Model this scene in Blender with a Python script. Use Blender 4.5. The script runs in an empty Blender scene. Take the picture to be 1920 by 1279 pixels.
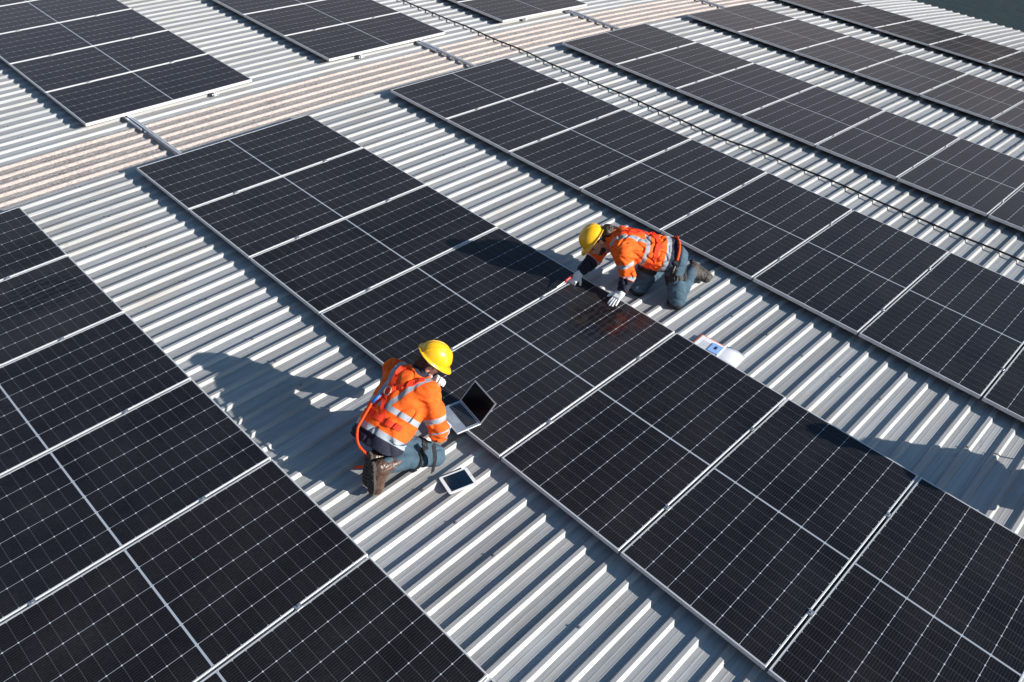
import bpy, math, random
import numpy as np
from mathutils import Vector, Matrix
random.seed(7); rng = np.random.default_rng(7)
C = bpy.context.scene.collection
rad = math.radians
V3 = lambda *a: np.array(a, dtype=np.float64)
def nrm(v): return np.asarray(v, float) / np.linalg.norm(v)

# ------------------------------------------------------------------ roof geometry
CURV, APEX = 0.008097, 3.173          # the roof is a very shallow barrel: ribs run along x and bend gently
PZ = -0.102                           # pan level under the plane of the panels' top faces
RIB_H, PITCH, PHASE = 0.024, 0.1894, 0.116
def arc(s):                           # arc position s -> x, z, slope angle (about y)
    a = (s - APEX) * CURV
    return APEX + math.sin(a) / CURV, (math.cos(a) - 1) / CURV, a
def zs(x):
    a = math.asin((x - APEX) * CURV)
    return (math.cos(a) - 1) / CURV

# ------------------------------------------------------------------ object helpers
def mesh_obj(name, verts, faces, mats, parent=None, midx=None, smooth=False, attrs=None):
    me = bpy.data.meshes.new(name)
    me.from_pydata([tuple(v) for v in verts], [], [tuple(f) for f in faces])
    for m in (mats if isinstance(mats, (list, tuple)) else [mats]): me.materials.append(m)
    if midx is not None: me.polygons.foreach_set('material_index', list(midx))
    if smooth: me.polygons.foreach_set('use_smooth', [True] * len(me.polygons))
    if attrs:
        for k, arr in attrs.items():
            at = me.attributes.new(k, 'FLOAT', 'POINT'); at.data.foreach_set('value', np.asarray(arr, dtype=np.float32))
    me.update()
    o = bpy.data.objects.new(name, me); C.objects.link(o)
    if parent: o.parent = parent
    return o
def empty(name, label, cat, loc=(0, 0, 0), rot=(0, 0, 0), group=None):
    o = bpy.data.objects.new(name, None); C.objects.link(o)
    o.location = loc; o.rotation_euler = rot; o.empty_display_size = 0.1
    return tag(o, label, cat, group)
def tag(o, label=None, cat=None, group=None, kind=None):
    if label: o['label'] = label
    if cat: o['category'] = cat
    if group: o['group'] = group
    if kind: o['kind'] = kind
    return o
class MB:
    def __init__(s): s.v = []; s.f = []; s.m = []
    def add(s, vs, fs, mi=0):
        n = len(s.v); s.v += [tuple(float(c) for c in v) for v in vs]
        s.f += [tuple(i + n for i in f) for f in fs]; s.m += [mi] * len(fs)
    def box(s, lo, hi, mi=0, M=None, bev=0.0):
        x0, y0, z0 = lo; x1, y1, z1 = hi
        if bev:
            b = bev; ring = []
            for z, i in ((z0, 0), (z1 - b, 0), (z1, b)):
                ring += [(x0 + i, y0 + i, z), (x1 - i, y0 + i, z), (x1 - i, y1 - i, z), (x0 + i, y1 - i, z)]
            fs = [(3, 2, 1, 0), (8, 9, 10, 11)]
            for r in (0, 4):
                for k in range(4): fs.append((r + k, r + (k + 1) % 4, r + 4 + (k + 1) % 4, r + 4 + k))
            vs = ring
        else:
            vs = [(x0, y0, z0), (x1, y0, z0), (x1, y1, z0), (x0, y1, z0), (x0, y0, z1), (x1, y0, z1), (x1, y1, z1), (x0, y1, z1)]
            fs = [(3, 2, 1, 0), (4, 5, 6, 7), (0, 1, 5, 4), (1, 2, 6, 5), (2, 3, 7, 6), (3, 0, 4, 7)]
        if M is not None: vs = [M @ Vector(v) for v in vs]
        s.add(vs, fs, mi)
    def tube(s, pts, r, n=8, mi=0, cap=True):
        pts = [np.asarray(p, float) for p in pts]
        rs = r if isinstance(r, (list, tuple, np.ndarray)) else [r] * len(pts)
        vs = []; fs = []; up = V3(0, 0, 1)
        prev = None
        for i, p in enumerate(pts):
            t = nrm(pts[min(i + 1, len(pts) - 1)] - pts[max(i - 1, 0)])
            a = np.cross(t, up if prev is None else prev)
            if prev is not None: a = prev - t * (prev @ t)
            if np.linalg.norm(a) < 1e-4: a = np.cross(t, V3(1, 0, 0))
            a = nrm(a); b = np.cross(t, a); prev = a
            for k in range(n):
                q = 2 * math.pi * k / n
                vs.append(p + rs[i] * (math.cos(q) * a + math.sin(q) * b))
        for i in range(len(pts) - 1):
            for k in range(n): fs.append((i * n + k, i * n + (k + 1) % n, (i + 1) * n + (k + 1) % n, (i + 1) * n + k))
        if cap: fs += [tuple(range(n - 1, -1, -1)), tuple((len(pts) - 1) * n + k for k in range(n))]
        s.add(vs, fs, mi)
    def build(s, name, mats, parent=None, smooth=False):
        return mesh_obj(name, s.v, s.f, mats, parent, s.m, smooth)

# ------------------------------------------------------------------ materials
def new_mat(name):
    m = bpy.data.materials.new(name); m.use_nodes = True
    nt = m.node_tree; nt.nodes.clear()
    out = nt.nodes.new('ShaderNodeOutputMaterial'); b = nt.nodes.new('ShaderNodeBsdfPrincipled')
    nt.links.new(b.outputs[0], out.inputs[0]); return m, nt, b
def N(nt, t, **kw):
    n = nt.nodes.new(t)
    for k, v in kw.items(): setattr(n, k, v)
    return n
def setin(nt, sock, v):
    if isinstance(v, (int, float)): sock.default_value = v
    elif isinstance(v, tuple): sock.default_value = v if len(v) == len(sock.default_value) else (*v, 1)
    else: nt.links.new(v, sock)
def mth(nt, op, a, b=None, c=None):
    n = N(nt, 'ShaderNodeMath', operation=op)
    for i, v in enumerate((a, b, c)):
        if v is not None: setin(nt, n.inputs[i], v)
    return n.outputs[0]
def mixc(nt, f, a, b):
    n = N(nt, 'ShaderNodeMix', data_type='RGBA'); setin(nt, n.inputs[0], f); setin(nt, n.inputs[6], a); setin(nt, n.inputs[7], b); return n.outputs[2]
def rampf(nt, v, a, b, c=0.0, d=1.0):
    n = N(nt, 'ShaderNodeMapRange'); setin(nt, n.inputs[0], v)
    for i, q in enumerate((a, b, c, d)): setin(nt, n.inputs[i + 1], q)
    return n.outputs[0]
def coords(nt, scale=(1, 1, 1), loc=(0, 0, 0), kind='Object'):
    t = N(nt, 'ShaderNodeTexCoord'); mp = N(nt, 'ShaderNodeMapping')
    mp.inputs['Scale'].default_value = scale; mp.inputs['Location'].default_value = loc
    nt.links.new(t.outputs[kind], mp.inputs[0]); return mp.outputs[0]
def noise(nt, vec, s, d=3, r=0.5, out=0):
    n = N(nt, 'ShaderNodeTexNoise'); nt.links.new(vec, n.inputs['Vector'])
    n.inputs['Scale'].default_value = s; n.inputs['Detail'].default_value = d; n.inputs['Roughness'].default_value = r; return n.outputs[out]
def bump(nt, b, h, strength=0.3, dist=0.01):
    n = N(nt, 'ShaderNodeBump'); n.inputs['Strength'].default_value = strength; n.inputs['Distance'].default_value = dist
    nt.links.new(h, n.inputs['Height']); nt.links.new(n.outputs[0], b.inputs['Normal'])
def simple(name, col, rough=0.5, metal=0.0, spec=0.5, var=0.12, vs=25, bmp=0.0, bs=200, coat=0.0):
    m, nt, b = new_mat(name)
    vec = coords(nt); n = noise(nt, vec, vs, 4, .6)
    f = rampf(nt, n, .3, .7, 1 - var, 1 + var)
    mm = N(nt, 'ShaderNodeMix', data_type='RGBA', blend_type='MULTIPLY'); mm.inputs[0].default_value = 1
    mm.inputs[6].default_value = (*col, 1); nt.links.new(f, mm.inputs[7]); nt.links.new(mm.outputs[2], b.inputs['Base Color'])
    b.inputs['Roughness'].default_value = rough; b.inputs['Metallic'].default_value = metal
    b.inputs['Specular IOR Level'].default_value = spec; b.inputs['Coat Weight'].default_value = coat
    if bmp: bump(nt, b, noise(nt, vec, bs, 3), bmp, .004)
    return m

def mat_roof():
    m, nt, b = new_mat('weathered_galvanised_steel')
    st = noise(nt, coords(nt, (.35, 60, 60)), 1.0, 5, .65)         # long streaks along the sheets
    st2 = noise(nt, coords(nt, (1.5, 260, 200)), 1.0, 3, .6)
    st3 = noise(nt, coords(nt, (.22, 7, 0)), 1.0, 2, .6)
    bl = noise(nt, coords(nt, (1.2, 2.0, 1)), 1.3, 5, .62)
    sp = noise(nt, coords(nt), 55, 3, .7)
    a = mixc(nt, rampf(nt, st, .32, .68), (.265, .278, .295), (.49, .49, .485))
    a = mixc(nt, rampf(nt, st2, .35, .7, 0, .5), a, (.54, .52, .49))
    a = mixc(nt, rampf(nt, st3, .35, .7, 0, .55), a, (.33, .33, .33))
    a = mixc(nt, rampf(nt, bl, .48, .68, 0, .6), a, (.36, .335, .30))
    sc_ = noise(nt, coords(nt, (5, 9, 1), (3.1, 1.7, 0)), 1.4, 6, .7)
    a = mixc(nt, rampf(nt, sc_, .60, .70, 0, .55), a, (.24, .235, .225))
    # single pans differ a little in tone, as sheets from different coils do
    tc = N(nt, 'ShaderNodeTexCoord'); sx = N(nt, 'ShaderNodeSeparateXYZ'); nt.links.new(tc.outputs['Object'], sx.inputs[0])
    pid = mth(nt, 'FLOOR', mth(nt, 'DIVIDE', mth(nt, 'SUBTRACT', sx.outputs[1], PHASE - .018), PITCH))
    wn = N(nt, 'ShaderNodeTexWhiteNoise', noise_dimensions='1D'); nt.links.new(pid, wn.inputs['W'])
    a2 = N(nt, 'ShaderNodeMix', data_type='RGBA', blend_type='MULTIPLY'); a2.inputs[0].default_value = 1
    nt.links.new(a, a2.inputs[6]); nt.links.new(rampf(nt, wn.outputs[0], 0, 1, .86, 1.08), a2.inputs[7]); a = a2.outputs[2]
    a = mixc(nt, rampf(nt, sp, .69, .74, 0, .6), a, (.16, .12, .08))
    nt.links.new(a, b.inputs['Base Color'])
    b.inputs['Metallic'].default_value = .12; b.inputs['Specular IOR Level'].default_value = .35
    nt.links.new(rampf(nt, bl, .3, .7, .42, .6), b.inputs['Roughness'])
    bump(nt, b, mth(nt, 'ADD', st2, mth(nt, 'MULTIPLY', bl, 2.0)), .12, .004)
    return m
def mat_skylight():
    m, nt, b = new_mat('weathered_fibreglass')
    n1 = noise(nt, coords(nt, (26, 52, 20)), 1.0, 6, .8)
    n2 = noise(nt, coords(nt, (1.5, 3, 1)), 1.5, 4, .6)
    n3 = noise(nt, coords(nt), 90, 3, .8)
    a = mixc(nt, rampf(nt, n1, .44, .58), (.19, .165, .152), (.52, .455, .42))
    a = mixc(nt, rampf(nt, n2, .35, .7, 0, .5), a, (.52, .46, .42))
    tc = N(nt, 'ShaderNodeTexCoord'); sx = N(nt, 'ShaderNodeSeparateXYZ'); nt.links.new(tc.outputs['Object'], sx.inputs[0])
    fr = mth(nt, 'FRACT', mth(nt, 'DIVIDE', mth(nt, 'SUBTRACT', sx.outputs[1], PHASE - .022), PITCH))
    rib = mth(nt, 'LESS_THAN', fr, .36)                             # ribs mixed towards one cream tone, the pans stay mottled
    a = mixc(nt, mth(nt, 'MULTIPLY', rib, .5), a, (.46, .38, .34))
    a = mixc(nt, rampf(nt, n3, .60, .68, 0, .5), a, (.8, .77, .74))
    nt.links.new(a, b.inputs['Base Color']); b.inputs['Roughness'].default_value = .75
    bump(nt, b, mth(nt, 'ADD', n1, n3), .5, .006)
    return m

PL, PW = 2.259, 1.134                 # one panel, long side along x
def mat_cells():
    m, nt, b = new_mat('monocrystalline_cells_under_glass')
    tc = N(nt, 'ShaderNodeTexCoord'); sx = N(nt, 'ShaderNodeSeparateXYZ'); nt.links.new(tc.outputs['Object'], sx.inputs[0])
    x, y = sx.outputs[0], sx.outputs[1]
    oi = N(nt, 'ShaderNodeObjectInfo'); rnd = oi.outputs['Random']
    PY = .1846; PX = .0923
    # y: six columns
    yc = mth(nt, 'DIVIDE', y, PY)
    fy = mth(nt, 'ABSOLUTE', mth(nt, 'SUBTRACT', mth(nt, 'FRACT', mth(nt, 'ADD', yc, 100.0)), .5))   # .5 on the lines at y = k*PY +... (lines where fract = 0)
    dy = mth(nt, 'MULTIPLY', mth(nt, 'SUBTRACT', .5, fy), PY)       # distance to line between columns
    ax = mth(nt, 'SUBTRACT', mth(nt, 'ABSOLUTE', x), .0065)
    xc = mth(nt, 'DIVIDE', ax, PX)
    fx = mth(nt, 'ABSOLUTE', mth(nt, 'SUBTRACT', mth(nt, 'FRACT', mth(nt, 'ADD', xc, 100.0)), .5))
    dx = mth(nt, 'MULTIPLY', mth(nt, 'SUBTRACT', .5, fx), PX)
    lineY = mth(nt, 'LESS_THAN', dy, .0015)
    lineX = mth(nt, 'LESS_THAN', dx, .0008)
    dia = mth(nt, 'LESS_THAN', mth(nt, 'ADD', dx, dy), .0068)
    mid = mth(nt, 'LESS_THAN', mth(nt, 'ABSOLUTE', x), .0070)
    edge = mth(nt, 'MAXIMUM', mth(nt, 'GREATER_THAN', mth(nt, 'ABSOLUTE', y), PY * 3 - .0012), mth(nt, 'GREATER_THAN', mth(nt, 'ABSOLUTE', x), PX * 12 + .0065 - .001))
    # busbars: ten fine wires per cell, running the long way
    by = mth(nt, 'ABSOLUTE', mth(nt, 'SUBTRACT', mth(nt, 'FRACT', mth(nt, 'ADD', mth(nt, 'MULTIPLY', yc, 10.0), 1000.5)), .5))
    bus = mth(nt, 'LESS_THAN', by, .035)
    # cell tone varies
    wn = N(nt, 'ShaderNodeTexWhiteNoise', noise_dimensions='3D'); cv = N(nt, 'ShaderNodeCombineXYZ')
    nt.links.new(mth(nt, 'FLOOR', mth(nt, 'DIVIDE', x, PX)), cv.inputs[0]); nt.links.new(mth(nt, 'FLOOR', yc), cv.inputs[1]); nt.links.new(rnd, cv.inputs[2])
    nt.links.new(cv.outputs[0], wn.inputs['Vector'])
    cell = mixc(nt, wn.outputs[0], (.0062, .0052, .0056), (.0088, .0074, .0095))
    tone = mixc(nt, rnd, (.0075, .0062, .0066), (.0070, .0068, .0110)); cell = mixc(nt, .5, cell, tone)
    col = mixc(nt, mth(nt, 'MULTIPLY', bus, .42), cell, (.13, .13, .14))
    col = mixc(nt, mth(nt, 'MULTIPLY', lineX, .42), col, (.27, .28, .30))
    col = mixc(nt, mth(nt, 'MULTIPLY', lineY, .9), col, (.46, .48, .53))
    col = mixc(nt, dia, col, (.60, .62, .66))
    col = mixc(nt, mid, col, (.38, .41, .46))
    col = mixc(nt, edge, col, (.055, .057, .066))
    # dust film, specks, wiped patches
    off = N(nt, 'ShaderNodeVectorMath', operation='ADD'); nt.links.new(tc.outputs['Object'], off.inputs[0])
    cr = N(nt, 'ShaderNodeCombineXYZ'); nt.links.new(mth(nt, 'MULTIPLY', rnd, 97.0), cr.inputs[0]); nt.links.new(mth(nt, 'MULTIPLY', rnd, 31.0), cr.inputs[1]); nt.links.new(cr.outputs[0], off.inputs[1])
    P = off.outputs[0]
    d1 = noise(nt, P, 1.7, 5, .6); d2 = noise(nt, P, 160, 2, .6); d3 = noise(nt, P, 34, 4, .7)
    dust = mth(nt, 'MULTIPLY', rampf(nt, d1, .35, .72, .0015, .017), rampf(nt, d3, .3, .7, .4, 1.6))
    sm = N(nt, 'ShaderNodeAttribute', attribute_name='wiped', attribute_type='OBJECT')
    swv = N(nt, 'ShaderNodeSeparateXYZ'); nt.links.new(sm.outputs['Vector'], swv.inputs[0])
    wx = mth(nt, 'DIVIDE', mth(nt, 'SUBTRACT', x, swv.outputs[0]), .42); wy = mth(nt, 'DIVIDE', mth(nt, 'SUBTRACT', y, swv.outputs[1]), .30)
    rr = mth(nt, 'SQRT', mth(nt, 'ADD', mth(nt, 'MULTIPLY', wx, wx), mth(nt, 'MULTIPLY', wy, wy)))
    wv = N(nt, 'ShaderNodeTexWave', wave_type='RINGS'); wv.inputs['Scale'].default_value = 5; wv.inputs['Distortion'].default_value = 9; wv.inputs['Detail'].default_value = 3; wv.inputs['Detail Scale'].default_value = 1.2; nt.links.new(P, wv.inputs['Vector'])
    wip = mth(nt, 'MULTIPLY', mth(nt, 'MULTIPLY', rampf(nt, mth(nt, 'ADD', rr, mth(nt, 'MULTIPLY', d1, .9)), 1.0, 1.5, 1, 0), rampf(nt, wv.outputs['Color'], .35, .55, .15, 1)), swv.outputs[2])
    dust = mth(nt, 'MULTIPLY', mth(nt, 'ADD', dust, mth(nt, 'MULTIPLY', swv.outputs[2], .012)), mth(nt, 'SUBTRACT', 1.0, mth(nt, 'MULTIPLY', wip, .97)))
    col = mixc(nt, dust, col, (.62, .60, .58))
    col = mixc(nt, rampf(nt, d2, .755, .775, 0, .22), col, (.6, .6, .58))
    vo = N(nt, 'ShaderNodeTexVoronoi'); nt.links.new(P, vo.inputs['Vector']); vo.inputs['Scale'].default_value = 1.6
    col = mixc(nt, mth(nt, 'MULTIPLY', mth(nt, 'LESS_THAN', vo.outputs['Distance'], .0055), .6), col, (.75, .74, .7))   # a few bird droppings
    nt.links.new(col, b.inputs['Base Color'])
    b.inputs['IOR'].default_value = 1.45; b.inputs['Specular IOR Level'].default_value = .30
    nt.links.new(mth(nt, 'SUBTRACT', rampf(nt, d1, .3, .7, .17, .24), mth(nt, 'MULTIPLY', wip, .13)), b.inputs['Roughness'])
    bump(nt, b, noise(nt, P, 5, 2), .02, .01)
    return m
M = {}
M['roof'] = mat_roof(); M['sky'] = mat_skylight(); M['cells'] = mat_cells()
M['alu'] = simple('anodised_aluminium', (.66, .66, .66), .42, .25, .5, .05, 12, .05, 90)
M['backsheet'] = simple('white_backsheet', (.7, .7, .7), .6)
M['rail'] = simple('mill_aluminium', (.62, .64, .67), .4, .3, .5, .08, 14)
M['steel'] = simple('zinc_screw', (.30, .28, .26), .5, .6, .5, .2, 60)
M['cable'] = simple('black_cable_sheath', (.012, .012, .013), .45, 0, .5, .2, 50)
M['tie'] = simple('teal_cable_tie', (.03, .22, .28), .5)
M['wall'] = simple('grey_wall_cladding', (.35, .36, .36), .6, .2, .5, .1, 2)
M['orange'] = simple('orange_hi_vis_cloth', (.93, .155, .012), .8, 0, .25, .07, 18, .25, 320)
M['red'] = simple('red_orange_webbing', (.78, .045, .012), .7, 0, .3, .1, 60, .3, 500)
M['rope'] = simple('orange_rope', (.85, .085, .015), .8, 0, .2, .2, 120, .8, 260)
M['black'] = simple('black_webbing', (.012, .012, .014), .6, 0, .4, .2, 50, .3, 400)
M['jeans'] = simple('blue_denim', (.058, .100, .136), .85, 0, .2, .28, 9, .5, 380)
M['yellow'] = simple('yellow_helmet_plastic', (.90, .47, .010), .30, 0, .5, .07, 22, .04, 90, .2)
M['band'] = simple('grey_headband_plastic', (.50, .51, .55), .5)
M['skin'] = simple('skin', (.55, .29, .20), .5, 0, .45, .08, 30, .15, 200)
M['hair'] = simple('dark_brown_hair', (.035, .018, .011), .5, 0, .5, .5, 90, .8, 160)
M['hair2'] = simple('black_hair', (.012, .009, .008), .5, 0, .5, .4, 90, .8, 160)
M['glove'] = simple('white_knit_glove', (.78, .77, .75), .85, 0, .2, .05, 40, .5, 420)
M['boot'] = simple('worn_brown_leather', (.085, .048, .032), .38, 0, .5, .4, 28, .4, 120)
M['boot2'] = simple('dusty_grey_boot', (.062, .054, .047), .7, 0, .4, .35, 24, .4, 150)
M['sole'] = simple('dark_rubber_sole', (.05, .042, .037), .75, 0, .4, .35, 40, .5, 150)
M['blue'] = simple('blue_shackle', (.01, .16, .55), .4)
M['silverlap'] = simple('silver_laptop_shell', (.50, .54, .59), .35, .6, .5, .03, 8)
M['key'] = simple('black_keys', (.012, .012, .014), .5)
M['screen'] = simple('switched_off_screen', (.003, .003, .005), .2, 0, .12, .05, 4)
M['white'] = simple('white_plastic', (.78, .78, .77), .4, 0, .5, .03, 8)
M['paper'] = simple('white_paper', (.80, .80, .82), .8, 0, .2, .03, 8)
M['orangepaper'] = simple('orange_card', (.85, .17, .03), .7)
M['greyprint'] = simple('pale_blue_print', (.26, .43, .74), .6, 0, .3, .05, 20)
M['darkprint'] = simple('dark_print', (.02, .025, .05), .6)
M['tool'] = simple('red_tool_handle', (.55, .02, .015), .35)
M['eye'] = simple('dark_eye', (.02, .015, .012), .3)
def mat_jacket():
    m, nt, b = new_mat('hi_vis_jacket_cloth')
    vec = coords(nt)
    sA = N(nt, 'ShaderNodeAttribute', attribute_name='stripe'); nA = N(nt, 'ShaderNodeAttribute', attribute_name='navy')
    sF = rampf(nt, sA.outputs['Fac'], -.0015, .0015, 1, 0); nF = rampf(nt, nA.outputs['Fac'], -.0015, .0015, 1, 0)
    v = noise(nt, vec, 14, 4, .6)
    o = mixc(nt, rampf(nt, v, .3, .7), (.86, .095, .008), (.95, .155, .012))
    ny = mixc(nt, rampf(nt, v, .3, .7), (.012, .014, .028), (.022, .024, .042))
    sv = mixc(nt, rampf(nt, v, .3, .7), (.27, .30, .34), (.40, .43, .47))
    c = mixc(nt, nF, o, ny); c = mixc(nt, sF, c, sv)
    nt.links.new(c, b.inputs['Base Color'])
    nt.links.new(rampf(nt, sF, 0, 1, .8, .42), b.inputs['Roughness']); b.inputs['Specular IOR Level'].default_value = .3
    h = mth(nt, 'ADD', mth(nt, 'MULTIPLY', noise(nt, vec, 22, 3, .55), 3.0), noise(nt, vec, 330, 2))
    bump(nt, b, h, .35, .008)
    return m
M['jacket'] = mat_jacket()
m, nt, b = new_mat('dark_green_water')
v = coords(nt, (.06, .06, .06))
nt.links.new(mixc(nt, noise(nt, v, 1.0, 4), (.006, .022, .022), (.012, .034, .034)), b.inputs['Base Color'])
b.inputs['Roughness'].default_value = .35; b.inputs['Specular IOR Level'].default_value = .12; bump(nt, b, noise(nt, coords(nt), 1.2, 5), .5, .2); M['water'] = m

# ------------------------------------------------------------------ water far below, roof, walls
WZ = -9.0
bmw = MB(); bmw.add([(-900, -900, WZ), (900, -900, WZ), (900, 900, WZ), (-900, 900, WZ)], [(0, 1, 2, 3)])
tag(bmw.build('water', M['water']), kind='structure')

# unseen hill ring, added so the farthest panels reflect brown
hm_, nt, bh = new_mat('unseen_brown_hillside')
nt.links.new(mixc(nt, rampf(nt, noise(nt, coords(nt, (.02, .02, .02)), 1.0, 6, .65), .35, .65), (.24, .18, .125), (.34, .26, .18)), bh.inputs['Base Color']); bh.inputs['Roughness'].default_value = .95
vs = []; fs = []; NH = 90
for i in range(NH + 1):
    q = rad(-75 + 190 * i / NH); hgt = 85 + 26 * math.sin(i * .23) + 14 * math.sin(i * .61 + 1) + 6 * math.sin(i * 1.7)
    for d_, f_ in ((520, 0), (560, .35), (600, .72), (650, 1.0), (760, .9), (880, 0)):
        vs.append((d_ * math.cos(q), d_ * math.sin(q), WZ - 1 + hgt * f_ + (4 * math.sin(i * 3.1 + d_) if 0 < f_ else 0)))
for i in range(NH):
    for j in range(5): fs.append((i * 6 + j, i * 6 + j + 1, i * 6 + j + 7, i * 6 + j + 6))
tag(mesh_obj('unseen_hills', vs, fs, hm_, None, None, True), kind='structure')

X0, X1 = -15.0, 19.5
Y0k, Y1k = -92, 122
roof = empty('warehouse_roof', 'wide grey corrugated steel roof carrying all the solar panels, with a beige skylight band', 'roof')
def sheet(name, k0, k1, x0, x1, mat, dz=0.0, ya=None, yb=None, micro=True):
    """ribbed sheet: profile along y, extruded along the bent x direction"""
    prof = []
    for k in range(k0, k1):
        y = PHASE + k * PITCH
        if k > k0:                                            # two shallow stiffening grooves in each pan
            g0 = y - PITCH + .045; w = PITCH - .045 - .018
            for f in (.33, .66):
                c = g0 + w * f
                prof += [(c - .007, 0), (c - .003, .0009), (c + .003, .0009), (c + .007, 0)]
        prof += [(y - .021, 0), (y, RIB_H), (y + .027, RIB_H), (y + .040, 0)]
    if ya is not None: prof = [(ya, 0)] + prof
    if yb is not None: prof = prof + [(yb, 0)]
    n = int((x1 - x0) / .6) + 1; vs = []; fs = []
    for i in range(n + 1):
        x = x0 + (x1 - x0) * i / n; z = zs(x) + PZ + dz
        vs += [(x, yy, z + zz) for yy, zz in prof]
    m_ = len(prof)
    for i in range(n):
        for j in range(m_ - 1): fs.append((i * m_ + j, (i + 1) * m_ + j, (i + 1) * m_ + j + 1, i * m_ + j + 1))
    return mesh_obj(name, vs, fs, mat, roof)
yb0 = PHASE + 1 * PITCH - .055; yb1 = PHASE + 5 * PITCH + .075
sheet('metal_sheet', Y0k, 1, X0, X1, M['roof'], yb=yb0 + .004)
sheet('metal_sheet', 6, Y1k, X0, X1, M['roof'], ya=yb1 - .004)
sheet('skylight_sheet', 1, 6, X0, X1, M['sky'], dz=.003, ya=yb0, yb=yb1)
YN, YF = PHASE + Y0k * PITCH - .018, PHASE + (Y1k - 1) * PITCH + .04
bw = MB()
for x in (X0 + .25, X1 - .25): bw.box((x - .1, YN + .3, WZ), (x + .1, YF - .3, zs(x) + PZ - .05))
bw.box((X0 + .36, YN + .3, WZ), (X1 - .36, YN + .5, -1.6)); bw.box((X0 + .36, YF - .5, WZ), (X1 - .36, YF - .3, -1.6))
bw.build('wall', M['wall'], roof)
# fixing screws, on every second rib along the purlin lines
def screw_mb(x, y, z):
    s = MB(); s.tube([(x, y, z), (x, y, z + .003)], .012, 10); s.tube([(x, y, z + .003), (x, y, z + .009)], .006, 6); return s

# ------------------------------------------------------------------ camera
R = np.array([[0.69824287, -0.7110613, 0.08275704], [-0.40358144, -0.48649129, -0.77488596], [0.59125199, 0.50765939, -0.62666022]])
CAM = V3(-4.33473592, -8.50411986, 4.44940667)
cd = bpy.data.cameras.new('camera'); cam = bpy.data.objects.new('camera', cd); C.objects.link(cam)
cd.sensor_width = 36; cd.lens = 36 * 1523.19 / 1920; cd.clip_end = 3000
cam.matrix_world = Matrix([[R[0][i], -R[1][i], -R[2][i], CAM[i]] for i in range(3)] + [[0, 0, 0, 1]])
bpy.context.scene.camera = cam
def px(p):
    q = R @ (np.asarray(p, float) - CAM)
    if q[2] < .3: return None
    return 960 + 1523.19 * q[0] / q[2], 639.5 + 1523.19 * q[1] / q[2]
def seen(pts, mg=0):
    for p in pts:
        q = px(p)
        if q and -mg < q[0] < 1920 + mg and -mg < q[1] < 1279 + mg: return True
    return False

# ------------------------------------------------------------------ solar panels
def frame_mb():
    s = MB(); hx, hy = PL / 2, PW / 2; w = .011; b = .0015
    def ring(ix, z): return [(-hx + ix, -hy + ix, z), (hx - ix, -hy + ix, z), (hx - ix, hy - ix, z), (-hx + ix, hy - ix, z)]
    rings = [ring(.028, -.035), ring(0, -.035), ring(0, -b), ring(b, 0), ring(w, 0), ring(w, -.0045)]
    vs = sum(rings, []); fs = []
    for r in range(len(rings) - 1):
        for k in range(4): fs.append((r * 4 + k, r * 4 + (k + 1) % 4, (r + 1) * 4 + (k + 1) % 4, (r + 1) * 4 + k))
    s.add(vs, fs); return s
def glass_mb():
    s = MB(); hx, hy = PL / 2 - .011, PW / 2 - .011
    s.box((-hx, -hy, -.007), (hx, hy, -.0016)); return s
def clamp_mb():
    s = MB(); s.box((-.022, -.010, -.030), (.022, .010, .001)); s.box((-.022, -.020, .001), (.022, .020, .0045), bev=.0008)
    s.tube([(0, 0, .0045), (0, 0, .011)], .0065, 6); return s
fm = frame_mb().build('frame', M['alu']).data; gm = glass_mb().build('cell_sheet', M['cells']).data; cm = clamp_mb().build('clamp', M['steel']).data
for o in list(C.objects):
    if o.data in (fm, gm, cm): bpy.data.objects.remove(o)
M['clamp'] = simple('clamp_aluminium', (.5, .5, .5), .35, .7); cm.materials[0] = M['clamp']
STEP = 1.154
strips = [ # arc position, y of first edge, direction, description, indices
 (-3.5116, -.015, -1, 'left near row', range(0, 9)),
 (0.0, 0.0, -1, 'middle near row', range(0, 9)),
 (3.6025, .006, -1, 'near row right of both workers', range(0, 9)),
 (7.2070, .043, -1, 'first row past the black cable', range(0, 8)),
 (10.8575, .040, -1, 'second row past the black cable', range(0, 8)),
 (14.5245, .112, -1, 'row by the open roof edge', range(-1, 7)),
 (0.0395, 1.363, 1, 'upper left row past the band', range(0, 6)),
 (3.579, 1.380, 1, 'upper middle row past the band', range(0, 4)),
 (7.1286, 1.340, 1, 'small top row past the band', range(0, 3)),
]
ordn = ['first', 'second', 'third', 'fourth', 'fifth', 'sixth', 'seventh', 'eighth', 'ninth']
extra = {(0, 1): ', with dark wiped smudges', (0, 0): ', faintly smudged', (1, 4): ', with the open laptop', (1, 3): ', crossed by worker shadow', (1, 7): ', shaded along its corner'}
wiped = {(0, 1): (.75, .15, 1.0), (0, 0): (.80, -.25, .8), (1, 4): (.72, -.05, 1.0), (6, 3): (0.6, 0.1, .8), (1, 0): (-.1, .2, .6), (1, 1): (.8, 0, .4)}  # smudges; under the leaning worker the patch also paints in his dark reflection
first = None
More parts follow.
